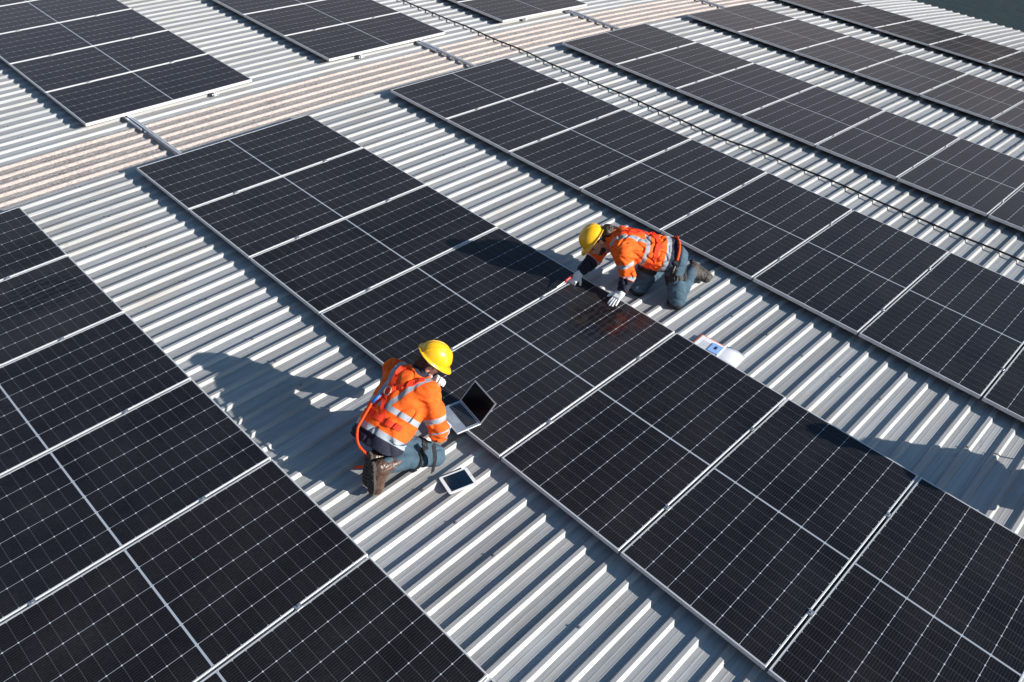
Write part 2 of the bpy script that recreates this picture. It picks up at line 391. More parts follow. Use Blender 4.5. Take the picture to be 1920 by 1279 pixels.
for si, (sa, y0, sg, desc, ks) in enumerate(strips):
    x, z, a = arc(sa); rotM = Matrix.Rotation(a, 4, 'Y')
    vis = []
    for k in ks:
        yc = y0 + sg * (k * STEP + PW / 2) - (.0 if sg < 0 else 0)
        c = [(x + i * PL / 2, yc + j * PW / 2, z) for i in (-1, -.5, 0, .5, 1) for j in (-1, 0, 1)]
        if seen(c, 3): vis.append((k, yc))
    for n, (k, yc) in enumerate(vis):
        word = 'nearest' if n == (len(vis) - 1 if sg < 0 else 0) else None
        order = ordn[n] if sg < 0 else ordn[n]
        fromw = 'from the far end' if sg < 0 else 'from the near end'
        lab = '%s %s panel %s of the %s' % (order, 'brownish' if si == 5 else 'black', fromw, desc) + extra.get((si, k), '')
        r = empty('solar_panel', lab, 'solar panel', (x, yc, z), (0, a, 0), 'solar panels in rows on the roof')
        r['label'] = lab
        f = bpy.data.objects.new('frame', fm); C.objects.link(f); f.parent = r
        g = bpy.data.objects.new('cell_sheet', gm); C.objects.link(g); g.parent = r
        g['wiped'] = wiped.get((si, k), (0.0, 0.0, 0.0))
        if k > 0 or si == 5:
            for cx in (-.58, .58):
                c = bpy.data.objects.new('clamp', cm); C.objects.link(c); c.parent = r
                c.location = (cx, -sg * (PW / 2 + .010), 0)

# ------------------------------------------------------------------ mounting rails
def rail(xa, y1, y2, label, legs=()):
    s = MB(); z = zs(xa); z0, z1 = z + PZ + RIB_H + .001, z - .0365
    # channel with a groove on top and on its side
    prof = [(-.02, z0), (.02, z0), (.02, z0 + .014), (.016, z0 + .016), (.016, z0 + .024), (.02, z0 + .026), (.02, z1), (.006, z1), (.006, z1 - .012), (-.006, z1 - .012), (-.006, z1), (-.02, z1)]
    n = len(prof); vs = [(xa + px_, y1, pz) for px_, pz in prof] + [(xa + px_, y2, pz) for px_, pz in prof]
    fs = [(k, (k + 1) % n, n + (k + 1) % n, n + k) for k in range(n)] + [tuple(range(n))[::-1], tuple(range(n, 2 * n))]
    s.add(vs, fs)
    r = s.build('mounting_rail', M['rail'])
    tag(r, label, 'rail', 'aluminium rails under the panels'); return r
def foot(xa, y, parent, side=-1):
    z = zs(xa); t = MB(); zb = z + PZ + RIB_H + .001
    t.box((xa + side * .024 - .004, y - .022, zb), (xa + side * .024 + .004, y + .022, zb + .028), bev=.001)
    t.box((xa + side * .05 - .022, y - .022, zb), (xa + side * .05 + .022, y + .022, zb + .004)) if False else None
    t.tube([(xa + side * .028, y, zb + .016), (xa + side * .044, y, zb + .016)], .008, 6)
    t.build('bracket', M['rail'], parent)
places = {-3.51: 'leftmost', 0: 'middle', 3.6: 'third', 7.2: 'fourth', 10.85: 'fifth', 14.5: 'farthest'}
LB, LN, LF = 'aluminium rail crossing the skylight band into the %s', 'short aluminium rail hidden under the %s', 'aluminium rail ending in a bracket under the front edge of the %s'
for sa, cross, nd, fd in ((-3.5116, None, 'leftmost near row', None), (0.02, -1, 'middle near row', 'upper left row'), (3.59, 1, 'row right of the leaning worker', 'upper middle row'),
                          (7.17, 1, 'row just beyond the black cable', 'topmost row'), (10.86, 1, 'second row beyond the cable', None), (14.52, None, 'farthest row', None)):
    for sd in (-1, 1):
        x = arc(sa)[0] + sd * (.585 if sa < 8 else .42)
        if cross == sd:
            r = rail(x, -10.6, 8.0, LB % nd)
            foot(x, 1.33, r, -1); foot(x, .87, r, -1)
            # a shorter second channel laid alongside, as where two lengths overlap
            s = MB(); z = zs(x); s.box((x - .052, .95, z + PZ + RIB_H + .001), (x - .026, 1.42, z + PZ + RIB_H + .026), bev=.002); s.build('splice_channel', M['rail'], r)
        else:
            rail(x, -10.6, -.03, ('left rail' if sd < 0 else 'right rail') + ' of aluminium hidden under the ' + nd)
            if fd:
                r = rail(x, 1.33, 8.0, LF % fd); foot(x, 1.345, r, -1); foot(x, 1.345, r, 1)

# ------------------------------------------------------------------ screws
scr = 0; first_screw = None
cand = []
for xi in (-1.725, 1.865, 5.85, 9.1, -5.3, 12.7, 16.6, 2.9 + 6.2):
    for k in range(-60, 50, 2):
        y = PHASE + k * PITCH + .0135 + (PITCH if False else 0)
        x = xi + random.uniform(-.02, .02)
        p = V3(x, y, zs(x) + PZ + RIB_H + (.003 if 1 <= k <= 5 else 0))
        if random.random() < .12: continue
        under = any(abs(x - s[0]) < 1.16 and ((y < s[1] + .02) if s[2] < 0 else (y > s[1] - .02)) for s in strips)
        if seen([p]) and not under: cand.append((np.linalg.norm(p - CAM), p))
cand.sort(key=lambda c: c[0])
for d, p in cand[:95]:
    if first_screw is None:
        first_screw = screw_mb(0, 0, 0).build('screw', M['steel'], roof)
        first_screw.location = p
    else:
        c = first_screw.copy(); C.objects.link(c); c.parent = roof; c.location = p
for o in [o for o in C.objects if o.name.startswith('screw')]: o.parent = roof

# ------------------------------------------------------------------ cable across the rib tops
cp = []
cy = 12.0; kk = 0
random.seed(3)
while cy > -12:
    zt = PZ + RIB_H
    ph = ((cy - PHASE) / PITCH) % 1
    x = 5.335 + .050 * math.sin(cy * .85 + .6) + .026 * math.sin(cy * 2.3) + .010 * math.sin(cy * 5.7) - .05 * max(0, (cy - .2)) * .1
    if -.1 < cy < 1.6: x -= .06 * math.sin((cy + .1) / 1.7 * math.pi)
    cp.append((x, cy, zs(x) + zt + .0135 + .003 * math.sin(cy * 4.1))); cy -= .16
cb = MB(); cb.tube(cp, .0115, 10)
cab = cb.build('cable', M['cable'], smooth=True)
tag(cab, 'long black cable bundle lying across the ribs between two rows of panels', 'cable')
for y in (-.72, -1.55, -2.45, -3.35, -4.3, -5.3, -6.3):
    i = min(range(len(cp)), key=lambda q: abs(cp[q][1] - y)); p = cp[i]; q = cp[i + 1]
    t = MB(); d = nrm(np.array(q) - np.array(p)); t.tube([np.array(p) - d * .008, np.array(p) + d * .008],   .0145, 10)
    t.tube([np.array(p) + V3(-.012, 0, -.008), np.array(p) + V3(-.045, 0, -.012)], .0035, 5)
    t.build('cable_tie', M['tie'], cab)

# ------------------------------------------------------------------ people (distance fields turned into one mesh per garment)
def cone(a, b, ra, rb):
    a = V3(*a).astype(np.float32); b = V3(*b).astype(np.float32); d = b - a; L2 = float(d @ d) + 1e-9
    def f(P):
        q = P - a; t = np.clip(q @ d / L2, 0, 1)
        return np.linalg.norm(q - t[:, None] * d, axis=1) - (ra + (rb - ra) * t)
    f.bb = (np.minimum(a - ra, b - rb), np.maximum(a + ra, b + rb)); return f
def ell(c, ax, r):
    c = np.asarray(c, np.float32); ax = np.array(ax, np.float32); r = np.array(r, np.float32)
    def f(P):
        q = (P - c) @ ax.T; k0 = np.linalg.norm(q / r, axis=1); k1 = np.linalg.norm(q / (r * r), axis=1) + 1e-9
        return k0 * (k0 - 1) / k1
    m = float(r.max()); f.bb = (c - m, c + m); return f
def rbox(c, ax, h, r):
    c = np.asarray(c, np.float32); ax = np.array(ax, np.float32); h = np.array(h, np.float32) - r
    def f(P):
        q = np.abs((P - c) @ ax.T) - h
        return np.linalg.norm(np.maximum(q, 0), axis=1) + np.minimum(q.max(axis=1), 0) - r
    m = float(np.linalg.norm(h + r)); f.bb = (c - m, c + m); return f
def uni(fs, k):
    """smooth union; k is the blend radius"""
    def f(P):
        d = fs[0](P)
        for g in fs[1:]:
            e = g(P)
            if k <= 0: d = np.minimum(d, e)
            else:
                h = np.clip(.5 + .5 * (e - d) / k, 0, 1); d = e * (1 - h) + d * h - k * h * (1 - h)
        return d
    f.bb = (np.min([g.bb[0] for g in fs], axis=0), np.max([g.bb[1] for g in fs], axis=0)); return f
def cutp(f, p, n):                     # keep the side that n points away from
    p = np.asarray(p, np.float32); n = np.asarray(nrm(n), np.float32)
    def g(P): return np.maximum(f(P), (P - p) @ n)
    g.bb = f.bb; return g
def inter(f, g_):
    def g(P): return np.maximum(f(P), g_(P))
    g.bb = f.bb; return g
def wrinkle(f, amp, sc, seed):
    rg = np.random.default_rng(seed); K = [(rg.normal(size=3) * sc * s, rg.uniform(0, 6.28), 1 / s) for s in (1, 1, 1.7, 1.7, 2.8, 2.8)]
    K = [(k.astype(np.float32), p, a) for k, p, a in K]
    def g(P):
        w = 0
        for k, p, a in K: w = w + a * np.sin(P @ k + p + .8 * (w if not isinstance(w, int) else 0))
        r = 1 - np.abs(np.tanh(w))             # creases: sharp valleys between soft swells
        return f(P) + amp * (r - .45)
    g.bb = f.bb; return g
def surf(name, f, h, mat, parent, attrs=None, pad=.02):
    lo = np.asarray(f.bb[0], float) - pad; hi = np.asarray(f.bb[1], float) + pad
    n = np.ceil((hi - lo) / h).astype(int) + 1
    ax = [lo[i] + h * np.arange(n[i]) for i in range(3)]
    # coarse pass first, fine only where the surface can be
    G = np.empty(n, np.float32)
    B = 8; nb = -(-n // B)
    cx = [lo[i] + h * (np.arange(nb[i]) * B + B / 2) for i in range(3)]
    cc = np.stack(np.meshgrid(*cx, indexing='ij'), -1).reshape(-1, 3).astype(np.float32)
    dc = f(cc).reshape(nb); G[:] = 1
    lim = h * B * .95 + .03
    idx = np.argwhere(np.abs(dc) < lim)
    sg = np.where(dc < 0, -1, 1)
    G = np.repeat(np.repeat(np.repeat(sg, B, 0), B, 1), B, 2)[:n[0], :n[1], :n[2]].astype(np.float32)
    loc = np.stack(np.meshgrid(*[np.arange(B)] * 3, indexing='ij'), -1).reshape(-1, 3)
    for s in range(0, len(idx), 600):
        I = (idx[s:s + 600, None, :] * B + loc[None]).reshape(-1, 3)
        I = I[(I < n).all(1)]
        P = (lo + I * h).astype(np.float32); G[I[:, 0], I[:, 1], I[:, 2]] = f(P)
    ins = G < 0
    c = np.zeros(n - 1, np.int8)
    for i in (0, 1):
        for j in (0, 1):
            for k in (0, 1): c += ins[i:n[0] - 1 + i, j:n[1] - 1 + j, k:n[2] - 1 + k]
    cell = np.argwhere((c > 0) & (c < 8)); vid = -np.ones(n - 1, np.int64); vid[tuple(cell.T)] = np.arange(len(cell))
    acc = np.zeros((len(cell), 3)); cnt = np.zeros(len(cell))
    corners = [(i, j, k) for i in (0, 1) for j in (0, 1) for k in (0, 1)]
    for a in corners:
        for d in range(3):
            if a[d]: continue
            b = list(a); b[d] = 1
            va = G[tuple((cell + a).T)]; vb = G[tuple((cell + b).T)]
            m_ = (va < 0) != (vb < 0); t = np.where(m_, va / np.where(m_, va - vb, 1), 0)
            p = np.array(a, float)[None] + np.zeros((len(cell), 3)); p[:, d] += t
            acc[m_] += p[m_]; cnt[m_] += 1
    V = lo + (cell + acc / cnt[:, None]) * h
    F = []
    for d in range(3):
        e1, e2 = [(1, 2), (2, 0), (0, 1)][d]
        A = ins; sl0 = [slice(None)] * 3; sl1 = [slice(None)] * 3; sl0[d] = slice(0, -1); sl1[d] = slice(1, None)
        ch = A[tuple(sl0)] != A[tuple(sl1)]; E = np.argwhere(ch)
        E = E[(E[:, e1] > 0) & (E[:, e2] > 0) & (E[:, e1] < n[e1] - 1) & (E[:, e2] < n[e2] - 1)]
        u1 = np.zeros(3, int); u1[e1] = 1; u2 = np.zeros(3, int); u2[e2] = 1
        q = np.stack([vid[tuple((E - u1 - u2).T)], vid[tuple((E - u2).T)], vid[tuple(E.T)], vid[tuple((E - u1).T)]], 1)
        fl = ins[tuple(E.T)]; q[~fl] = q[~fl][:, ::-1]; F.append(q)
    F = np.concatenate(F); F = F[(F >= 0).all(1)]
    at = {k: g(V) for k, g in attrs.items()} if attrs else None
    return mesh_obj(name, V, F, mat, parent, None, True, at)
def grad(f, p):
    e = .004; Q = np.array([p + e * np.eye(3)[i] * s for i in range(3) for s in (1, -1)], np.float32); d = f(Q)
    return nrm([d[0] - d[1], d[2] - d[3], d[4] - d[5]])
def march(f, p, d, mx=.8):
    p = np.array(p, float); d = nrm(d)
    for _ in range(60):
        v = float(f(p[None].astype(np.float32))[0])
        if v < .001: break
        p += d * max(v * .7, .001)
    return p
def ribbon(mb, f, pts, w, th=.004, lift=.003, sub=6, mi=0):
    """webbing strap laid on the surface of f along pts"""
    Q = []
    for i in range(len(pts) - 1):
        for k in range(sub): Q.append(pts[i] + (pts[i + 1] - pts[i]) * k / sub)
    Q.append(pts[-1]); Q = [np.array(q, float) for q in Q]
    if f is not None:
        for _ in range(3): Q = [q - grad(f, q) * float(f(q[None].astype(np.float32))[0]) for q in Q]
    vs = []; fs = []
    for i, q in enumerate(Q):
        t = nrm(Q[min(i + 1, len(Q) - 1)] - Q[max(i - 1, 0)])
        n_ = grad(f, q) if f is not None else V3(*lift)
        s_ = nrm(np.cross(t, n_)); n_ = np.cross(s_, t); L = lift if f is not None else 0
        for a, b_ in ((-1, 0), (1, 0), (1, 1), (-1, 1)): vs.append(q + s_ * w / 2 * a + n_ * ((L + th) * b_ if b_ else (L - .006 if f is not None else 0)))
    for i in range(len(Q) - 1):
        for k in range(4): fs.append((i * 4 + k, (i + 1) * 4 + k, (i + 1) * 4 + (k + 1) % 4, i * 4 + (k + 1) % 4))
    fs += [(3, 2, 1, 0), tuple(len(Q) * 4 - 4 + k for k in range(4))]
    mb.add(vs, fs, mi)
def hand_prims(W, d, n, th, curl, grow=0.0, spread=.12, thumb=.5):
    """W wrist, d towards the fingers, n out of the palm, th towards the thumb"""
    d = nrm(d); n = nrm(n - d * (np.dot(n, d))); th = nrm(th - d * np.dot(th, d) - n * np.dot(th, n))
    out = [rbox(W + d * .052, (d, th, n), (.050 + grow, .040 + grow, .014 + grow), .012)]
    L = [(.042, .025, .021), (.046, .029, .022), (.043, .027, .021), (.033, .021, .019)]
    for i in range(4):
        lat = .030 - .0203 * i; p = W + d * (.098 - .006 * abs(i - 1.2)) + th * lat; dd = nrm(d + th * spread * (1.4 - i) * .5)
        ang = 0; cs = curl[i] if isinstance(curl, (list, tuple)) else curl
        for j, l in enumerate(L[i]):
            ang += cs * (1, .9, .7)[j]; v = dd * math.cos(ang) + n * math.sin(ang); q = p + v * l
            r0 = (.0092, .0084, .0076)[j] + grow; out.append(cone(p, q, r0, r0 - .0007)); p = q
    p = W + d * .030 + th * .030 + n * .006; v = nrm(th * .75 + d * .75 + n * thumb)
    for j, l in enumerate((.038, .030, .026)):
        q = p + v * l; r0 = (.0125, .0105, .009)[j] + grow; out.append(cone(p, q, r0, r0 - .001)); p = q; v = nrm(v + d * .35 + n * thumb * .4)
    return out

def make_person(label, J, o):
    """J: joint positions; o: options"""
    head, fwd = J['head'], nrm(J['face']); up = V3(0, 0, 1) if 'up' not in J else J['up']; up = nrm(up - fwd * (up @ fwd)); lf = np.cross(up, fwd)
    spine = nrm(J['neck'] - J['pel']); lat = nrm(J['SL'] - J['SR']); lat = nrm(lat - spine * (lat @ spine)); back = nrm(np.cross(spine, lat)) 
    if o['back_sign'] < 0: back = -back
    HA = (fwd, lf, up)
    # ---- body
    hd = [ell(head + up * .018 - fwd * .012, HA, (.093, .074, .10)), ell(head + fwd * .030 - up * .055, HA, (.058, .052, .060)),
          cone(head + fwd * .075 - up * .005, head + fwd * .100 - up * .036, .010, .014), cone(head + fwd * .065 + lf * .03 + up * .018, head + fwd * .065 - lf * .03 + up * .018, .015, .015),
          ell(head + fwd * .070 - up * .086, HA, (.018, .020, .014)), cone(head + fwd * .078 - up * .062 + lf * .016, head + fwd * .078 - up * .062 - lf * .016, .009, .009)]
    for s in (-1, 1): hd += [ell(head + lf * .078 * s - fwd * .012 - up * .016, HA, (.018, .009, .030))]
    neck = [cone(J['neck'] - spine * .02, head - up * .06 - fwd * .015, .056, .052)]
    mid = lambda a, b, t: a + (b - a) * t
    tor = [cone(mid(J['HR'], J['HL'], t) + spine * .02, mid(J['SR'], J['SL'], .5 + (t - .5) * .62) - spine * .06, .105, .098) for t in (.1, .5, .9)] + [cone(J['SR'], J['SL'], .058, .058)]
    arms = sum([[cone(J['S' + s], J['E' + s], .050, .042), cone(J['E' + s], J['W' + s], .041, .028)] for s in 'RL'], [])
    legs = sum([[cone(J['H' + s], J['K' + s], .082, .056), cone(J['K' + s], J['A' + s], .052, .024)] for s in 'RL'], [])
    hands = {}; hp = []
    for s in 'RL':
        h_ = o['hand' + s]; hands[s] = h_; hp += hand_prims(J['W' + s], *h_[:3], h_[3], -.002, thumb=h_[4])
    feet = [cone(J['A' + s], J['A' + s] + nrm(J['toe' + s] - J['A' + s]) * .05, .024, .020) for s in 'RL']
    body_f = uni([uni(hd, .022), uni(neck, .02), uni(tor + arms + legs, .05), uni(hp, .006), uni(feet, .02)], .012)
    root = surf('person', body_f, .0058, M['skin'], None)
    tag(root, label, 'person', None)
    # eyes
    for s in (-1, 1): surf('eye', ell(head + fwd * .081 + lf * .031 * s + up * .001, HA, (.010, .014, .009)), .003, M['eye'], root)
    # ---- jeans
    jl = [cone(J['HR'] - spine * .0, J['HL'] - spine * .0, .128, .128)]
    for s in 'RL':
        K, A, H = J['K' + s], J['A' + s], J['H' + s]; jl += [cone(H, K, .104, .080), cone(K, mid(K, A, .96), .076, .058), cone(mid(H, K, .5), mid(K, A, .35), .062, .05)]
    jf = wrinkle(uni(jl, .03), .011, 17, 5 + o['seed'])
    surf('jeans', jf, .006, M['jeans'], root)
    # ---- jacket
    hip = o.get('hem', -.10); P0 = J['pel']
    tj = [cone(mid(J['HR'], J['HL'], t) + spine * .0, mid(J['SR'], J['SL'], .5 + (t - .5) * .6) - spine * .05 + back * .01, .150 if abs(t - .5) > .2 else .158, .122) for t in (.12, .5, .88)]
    tj += [cone(mid(J['SR'], J['SL'], .06), mid(J['SR'], J['SL'], .94), .082, .082), cone(J['HR'] - spine * .12, J['HL'] - spine * .12, .142, .142)]
    tj += [cone(mid(J['neck'], head, .0) , mid(J['neck'], head, .30 if not o.get('bun') else .12), .080 if not o.get('bun') else .066, .070 if not o.get('bun') else .060)]
    tf = cutp(uni(tj, .055), P0 + spine * hip, -spine)
    inner = cutp(uni([cone(J['HR'] - spine * .12, J['HL'] - spine * .12, .145, .145)], .01), P0 + spine * (hip + .012), spine)
    aj = {s: uni([cone(J['S' + s], J['E' + s], .085, .070), cone(J['E' + s], mid(J['E' + s], J['W' + s], o['cuff'][s]), .069, .054)], .03) for s in 'RL'}
    jk = uni([tf, aj['R'], aj['L']], .045)
    jk0 = jk; jk = wrinkle(jk, .020, 15, 11 + o['seed'])
    def elbow_folds(P):
        d = jk(P)
        for s in 'RL':
            for q, r in ((J['E' + s], .10), (J['S' + s], .12)):
                v = P - q.astype(np.float32); dist = np.linalg.norm(v, axis=1); ax_ = nrm(J['E' + s] - J['S' + s]).astype(np.float32)
                d = d + .0045 * np.exp(-(dist / r) ** 2) * np.sin((v @ ax_) * 170 + 6 * np.sin(v @ lat.astype(np.float32) * 22))
        return d
    elbow_folds.bb = jk.bb
    def near_arm(P):
        da = np.minimum(aj['R'](P), aj['L'](P)); return da < tf(P) - .004
    def armt(P, s):
        S, E, W = J['S' + s], J['E' + s], J['W' + s]; l1 = np.linalg.norm(E - S); l2 = np.linalg.norm(W - E)
        t1 = np.clip((P - S) @ (E - S) / l1 ** 2, 0, 1); t2 = np.clip((P - E) @ (W - E) / l2 ** 2, 0, 1)
        d1 = np.linalg.norm(P - S - t1[:, None] * (E - S), axis=1); d2 = np.linalg.norm(P - E - t2[:, None] * (W - E), axis=1)
        r1 = ((P - S) @ (E - S)) / l1; r2 = l1 + ((P - E) @ (W - E)) / l2
        return np.where(d1 < d2, np.minimum(r1, l1 + .03), np.maximum(r2, l1 - .03))
    def side(P): return np.where(np.linalg.norm(P - J['ER'], axis=1) < np.linalg.norm(P - J['EL'], axis=1), armt(P, 'R'), armt(P, 'L'))
    A1, A2, AN = o['bands']; TB = o.get('tb', .20); HB = o.get('hb', .0)
    def stripe(P):
        a = (P - P0) @ spine; s = (P - J['neck']) @ lat; na = near_arm(P)
        top = np.linalg.norm(J['neck'] - P0)
        sl_ = o.get('slant', .25) * np.clip(top - a, 0, 1)
        br = np.minimum(np.abs(s - (.125 - sl_ * o.get('lslant', .3))), np.abs(s + (.135 - sl_))) - .021
        br = np.maximum(br, TB - a)
        t = np.minimum(np.minimum(br, np.abs(a - TB) - .021), np.abs(a - HB) - .024)
        t = np.where(P @ back < -9e9, 1, t)
        u = side(P); ar = np.minimum(np.abs(u - A1), np.abs(u - A2)) - .021
        return np.where(na, ar, t)
    def navy(P):
        a = (P - P0) @ spine; na = near_arm(P); col = (.055 - np.abs(0)) * 0 + np.linalg.norm(P - mid(J['neck'], head, .32), axis=1) - o.get('collar', .078)
        t = np.minimum(a - HB, col); return np.where(na, AN - side(P), t)
    jo = surf('jacket', elbow_folds, .0058, M['jacket'], root, {'stripe': stripe, 'navy': navy})
    # ---- gloves
    for s in 'RL':
        h_ = hands[s]; d_ = nrm(h_[0])
        surf('glove', uni([uni(hand_prims(J['W' + s], *h_[:3], h_[3], .0022, thumb=h_[4]), .004), cone(J['W' + s] - nrm(J['W' + s] - J['E' + s]) * .035, J['W' + s] + d_ * .02, .038, .034)], .012), .003, M['glove'], root)
    # ---- boots
    for s in 'RL':
        A, T, Kn = J['A' + s], J['toe' + s], J['K' + s]; Dn = J['sole' + s]; fd = nrm(T - A); dn = nrm(Dn - fd * (Dn @ fd)); sd = np.cross(fd, dn)
        hl = A - fd * .035 + dn * .045; tl = hl + fd * .265
        up_ = uni([cone(A + nrm(Kn - A) * .15, A, .060, .057), cone(hl - dn * .005 + fd * .03, tl - fd * .06 - dn * -.0, .046, .046), cone(A + fd * .02, tl - fd * .08 - dn * .012, .050, .040), cone(tl - fd * .055 + sd * .012, tl - fd * .055 - sd * .012, .040, .040)], .03)
        up_ = cutp(up_, hl + dn * .028, dn)
        bt = surf('boot', wrinkle(up_, .005, 34, 3), .005, M[o['boot']], root)
        sm = MB(); n_ = 26; out_ = []
        for k in range(n_):
            q = 2 * math.pi * k / n_; cx = math.cos(q); sy = math.sin(q)
            wd = .050 if cx > 0 else .040; wd -= .007 * math.exp(-((cx + .1) / .3) ** 2)
            c_ = hl + fd * (.112 + .148 * (abs(cx) ** .8) * (1 if cx > 0 else -1)) + sd * wd * (abs(sy) ** .75) * (1 if sy > 0 else -1); lug = .004 if k % 2 else 0
            out_.append((c_, nrm(c_ - hl - fd * .112) * lug))
        vs = [c_ + dn * .024 for c_, g in out_] + [c_ + dn * .034 + g for c_, g in out_] + [c_ + dn * .047 + g for c_, g in out_] + [hl + fd * .112 + dn * .047]
        fs = [(k, (k + 1) % n_, n_ + (k + 1) % n_, n_ + k) for k in range(n_)] + [(n_ + k, n_ + (k + 1) % n_, 2 * n_ + (k + 1) % n_, 2 * n_ + k) for k in range(n_)] + [(2 * n_ + k, 2 * n_ + (k + 1) % n_, 3 * n_) for k in range(n_)] + [tuple(range(n_))[::-1]]
        sm.add(vs, fs)
        for k in range(9):                                   # tread bars
            c_ = hl + fd * (-.02 + .031 * k) + dn * .0495
            ax3 = Matrix([[*sd], [*fd], [*dn]]).transposed().to_4x4(); ax3.translation = Vector(c_)
            if k != 3: sm.box((-.032, -.009, -.005), (.032, .009, .004), M=ax3)
        sm.build('sole', M['sole'], bt)
        lc = MB()                                            # laces
        if s == 'R' or True:
            for k in range(4):
                c_ = mid(A + nrm(Kn - A) * .05 - dn * .045, tl - fd * .10 - dn * .040, k / 4)
                c_ = march(up_, c_ - dn * .08, dn) ; lc.tube([c_ - sd * .022, c_ - dn * .003, c_ + sd * .022 + fd * .01], .003, 5)
            lc.build('laces', M['sole'], bt)
    # ---- helmet
    hc = head + up * o.get('hup', .055) - fwd * .005; hm = MB(); nu, nv = 40, 12; vs = []
    def rimr(q): return .134, .108
    for j in range(nv + 1):
        ph = j / nv * math.pi / 2
        for i in range(nu):
            q = 2 * math.pi * i / nu; rl, rw = rimr(q); c_ = math.cos(ph) ** .82; z = .118 * math.sin(ph)
            rid = .004 * math.exp(-((math.sin(q) * c_ * rw) / .018) ** 2) * (1 if j > 1 else 0) * (.3 + .7 * math.sin(ph))
            vs.append(hc + fwd * math.cos(q) * rl * c_ + lf * math.sin(q) * rw * c_ + up * (z + rid))
    fs = [(j * nu + i, j * nu + (i + 1) % nu, (j + 1) * nu + (i + 1) % nu, (j + 1) * nu + i) for j in range(nv) for i in range(nu)]
    # rim and peak: flared lip, long over the brow
    base = len(vs)
    def lip(q, ext, dz, dr=0):
        rl, rw = rimr(q); fr = max(0, math.cos(q)) ** 2.2; e = ext * (1 + 2.6 * fr)
        return hc + fwd * math.cos(q) * (rl + e) + lf * math.sin(q) * (rw + e * (1 if fr < .3 else .8)) + up * (dz - .020 * fr * (ext / .016) - .012 * (1 - abs(math.cos(q))) * 0)
    for ext, dz in ((.004, -.004), (.016, -.008), (.0165, -.013), (.002, -.012), (-.004, -.006)):
        vs += [lip(2 * math.pi * i / nu, ext, dz) for i in range(nu)]
    rr_ = [0] + [base // nu + k for k in range(5)]
    for r0, r1 in zip(rr_[:-1], rr_[1:]): fs += [(r1 * nu + i, r1 * nu + (i + 1) % nu, r0 * nu + (i + 1) % nu, r0 * nu + i) for i in range(nu)]
    # inner shell
    b2 = len(vs)
    for j in range(nv + 1):
        ph = j / nv * math.pi / 2
        for i in range(nu):
            q = 2 * math.pi * i / nu; rl, rw = rimr(q); c_ = math.cos(ph) ** .82 * .965
            vs.append(hc + fwd * math.cos(q) * rl * c_ + lf * math.sin(q) * rw * c_ + up * (.113 * math.sin(ph) - .006 * (j == 0)))
    k2 = b2 // nu; fs += [((k2 + j + 1) * nu + i, (k2 + j + 1) * nu + (i + 1) % nu, (k2 + j) * nu + (i + 1) % nu, (k2 + j) * nu + i) for j in range(nv) for i in range(nu)]
    fs += [(k2 * nu + i, k2 * nu + (i + 1) % nu, (k2 - 1) * nu + (i + 1) % nu, (k2 - 1) * nu + i) for i in range(nu)]
    hm.add(vs, fs); hob = hm.build('helmet', M['yellow'], root, smooth=True)
    rg = MB()
    for s in (-.042, 0, .042):                              # moulded ridges front to back
        pts = []
        for k in range(15):
            ph = rad(18 + k * 144 / 14); x_ = .134 * math.cos(ph); sc_ = math.sqrt(max(0, 1 - (s / .108) ** 2)); z_ = .118 * math.sin(ph) ** 1.0
            rr2 = ((abs(x_) / .134) ** 2 + (s / .108) ** 2) ** .5; c_ = min(.999, rr2) ** (1 / .82); z_ = .118 * math.sqrt(1 - c_ * c_)
            pts.append(hc + fwd * x_ + lf * s + up * (z_ - .0015))
        rg.tube(pts, [.002] + [.0045] * 13 + [.002], 6)
    rg.build('ridge', M['yellow'], hob, smooth=True)
    bd = MB(); vs = []; nb_ = 36
    for i in range(nb_):
        q = 2 * math.pi * i / nb_; bk = max(0, -math.cos(q)); fr_ = max(0, math.cos(q))
        for z_, e in ((.004, 0), (-.030 - .026 * bk + .016 * fr_, -.004), (-.030 - .026 * bk + .016 * fr_, -.010), (.004, -.008)):
            vs.append(hc + fwd * math.cos(q) * (.108 + e) + lf * math.sin(q) * (.089 + e) + up * z_)
    fs = [(i * 4 + k, ((i + 1) % nb_) * 4 + k, ((i + 1) % nb_) * 4 + (k + 1) % 4, i * 4 + (k + 1) % 4) for i in range(nb_) for k in range(4)]
    bd.add(vs, fs); bd.build('headband', M['band'], hob, smooth=True)
    # ---- hair
    hs = ell(head + up * .016 - fwd * .016, HA, (.100, .082, .104))
    hr = [cutp(cutp(hs, head + fwd * (.012), fwd * 1 + up * -.35), head + up * -.10, -up)]
    if o.get('bun'):
        bc = head - fwd * .135 + up * .004 + lf * .050
        hr += [ell(bc, HA, (.066, .060, .062)), cone(head - fwd * .08, bc, .05, .035), ell(bc - up * .045 + fwd * .015 + lf * .005, HA, (.046, .04, .042))]
    hf = wrinkle(uni(hr, .015), .012, 60, 2)
    surf('hair', hf, .005, M['hair' if o.get('bun') else 'hair2'], root)
    if o.get('beard'):
        bf = cutp(cutp(uni([ell(head + fwd * .036 - up * .066, HA, (.060, .059, .058))], .01), head + fwd * .02 - up * .048, up * 1 + fwd * .55), head - fwd * .015, -fwd)
        surf('beard', wrinkle(bf, .008, 90, 4), .004, M['hair'], root)
    ctx = dict(root=root, jf=elbow_folds, leg=jf, spine=spine, lat=lat, back=back, P0=P0, hc=hc, fwd=fwd, up=up, lf=lf, boot=None)
    def bp(a, s, dist=.4): return march(elbow_folds, P0 + spine * a + lat * s + back * dist, -back)
    ctx['bp'] = bp; return ctx

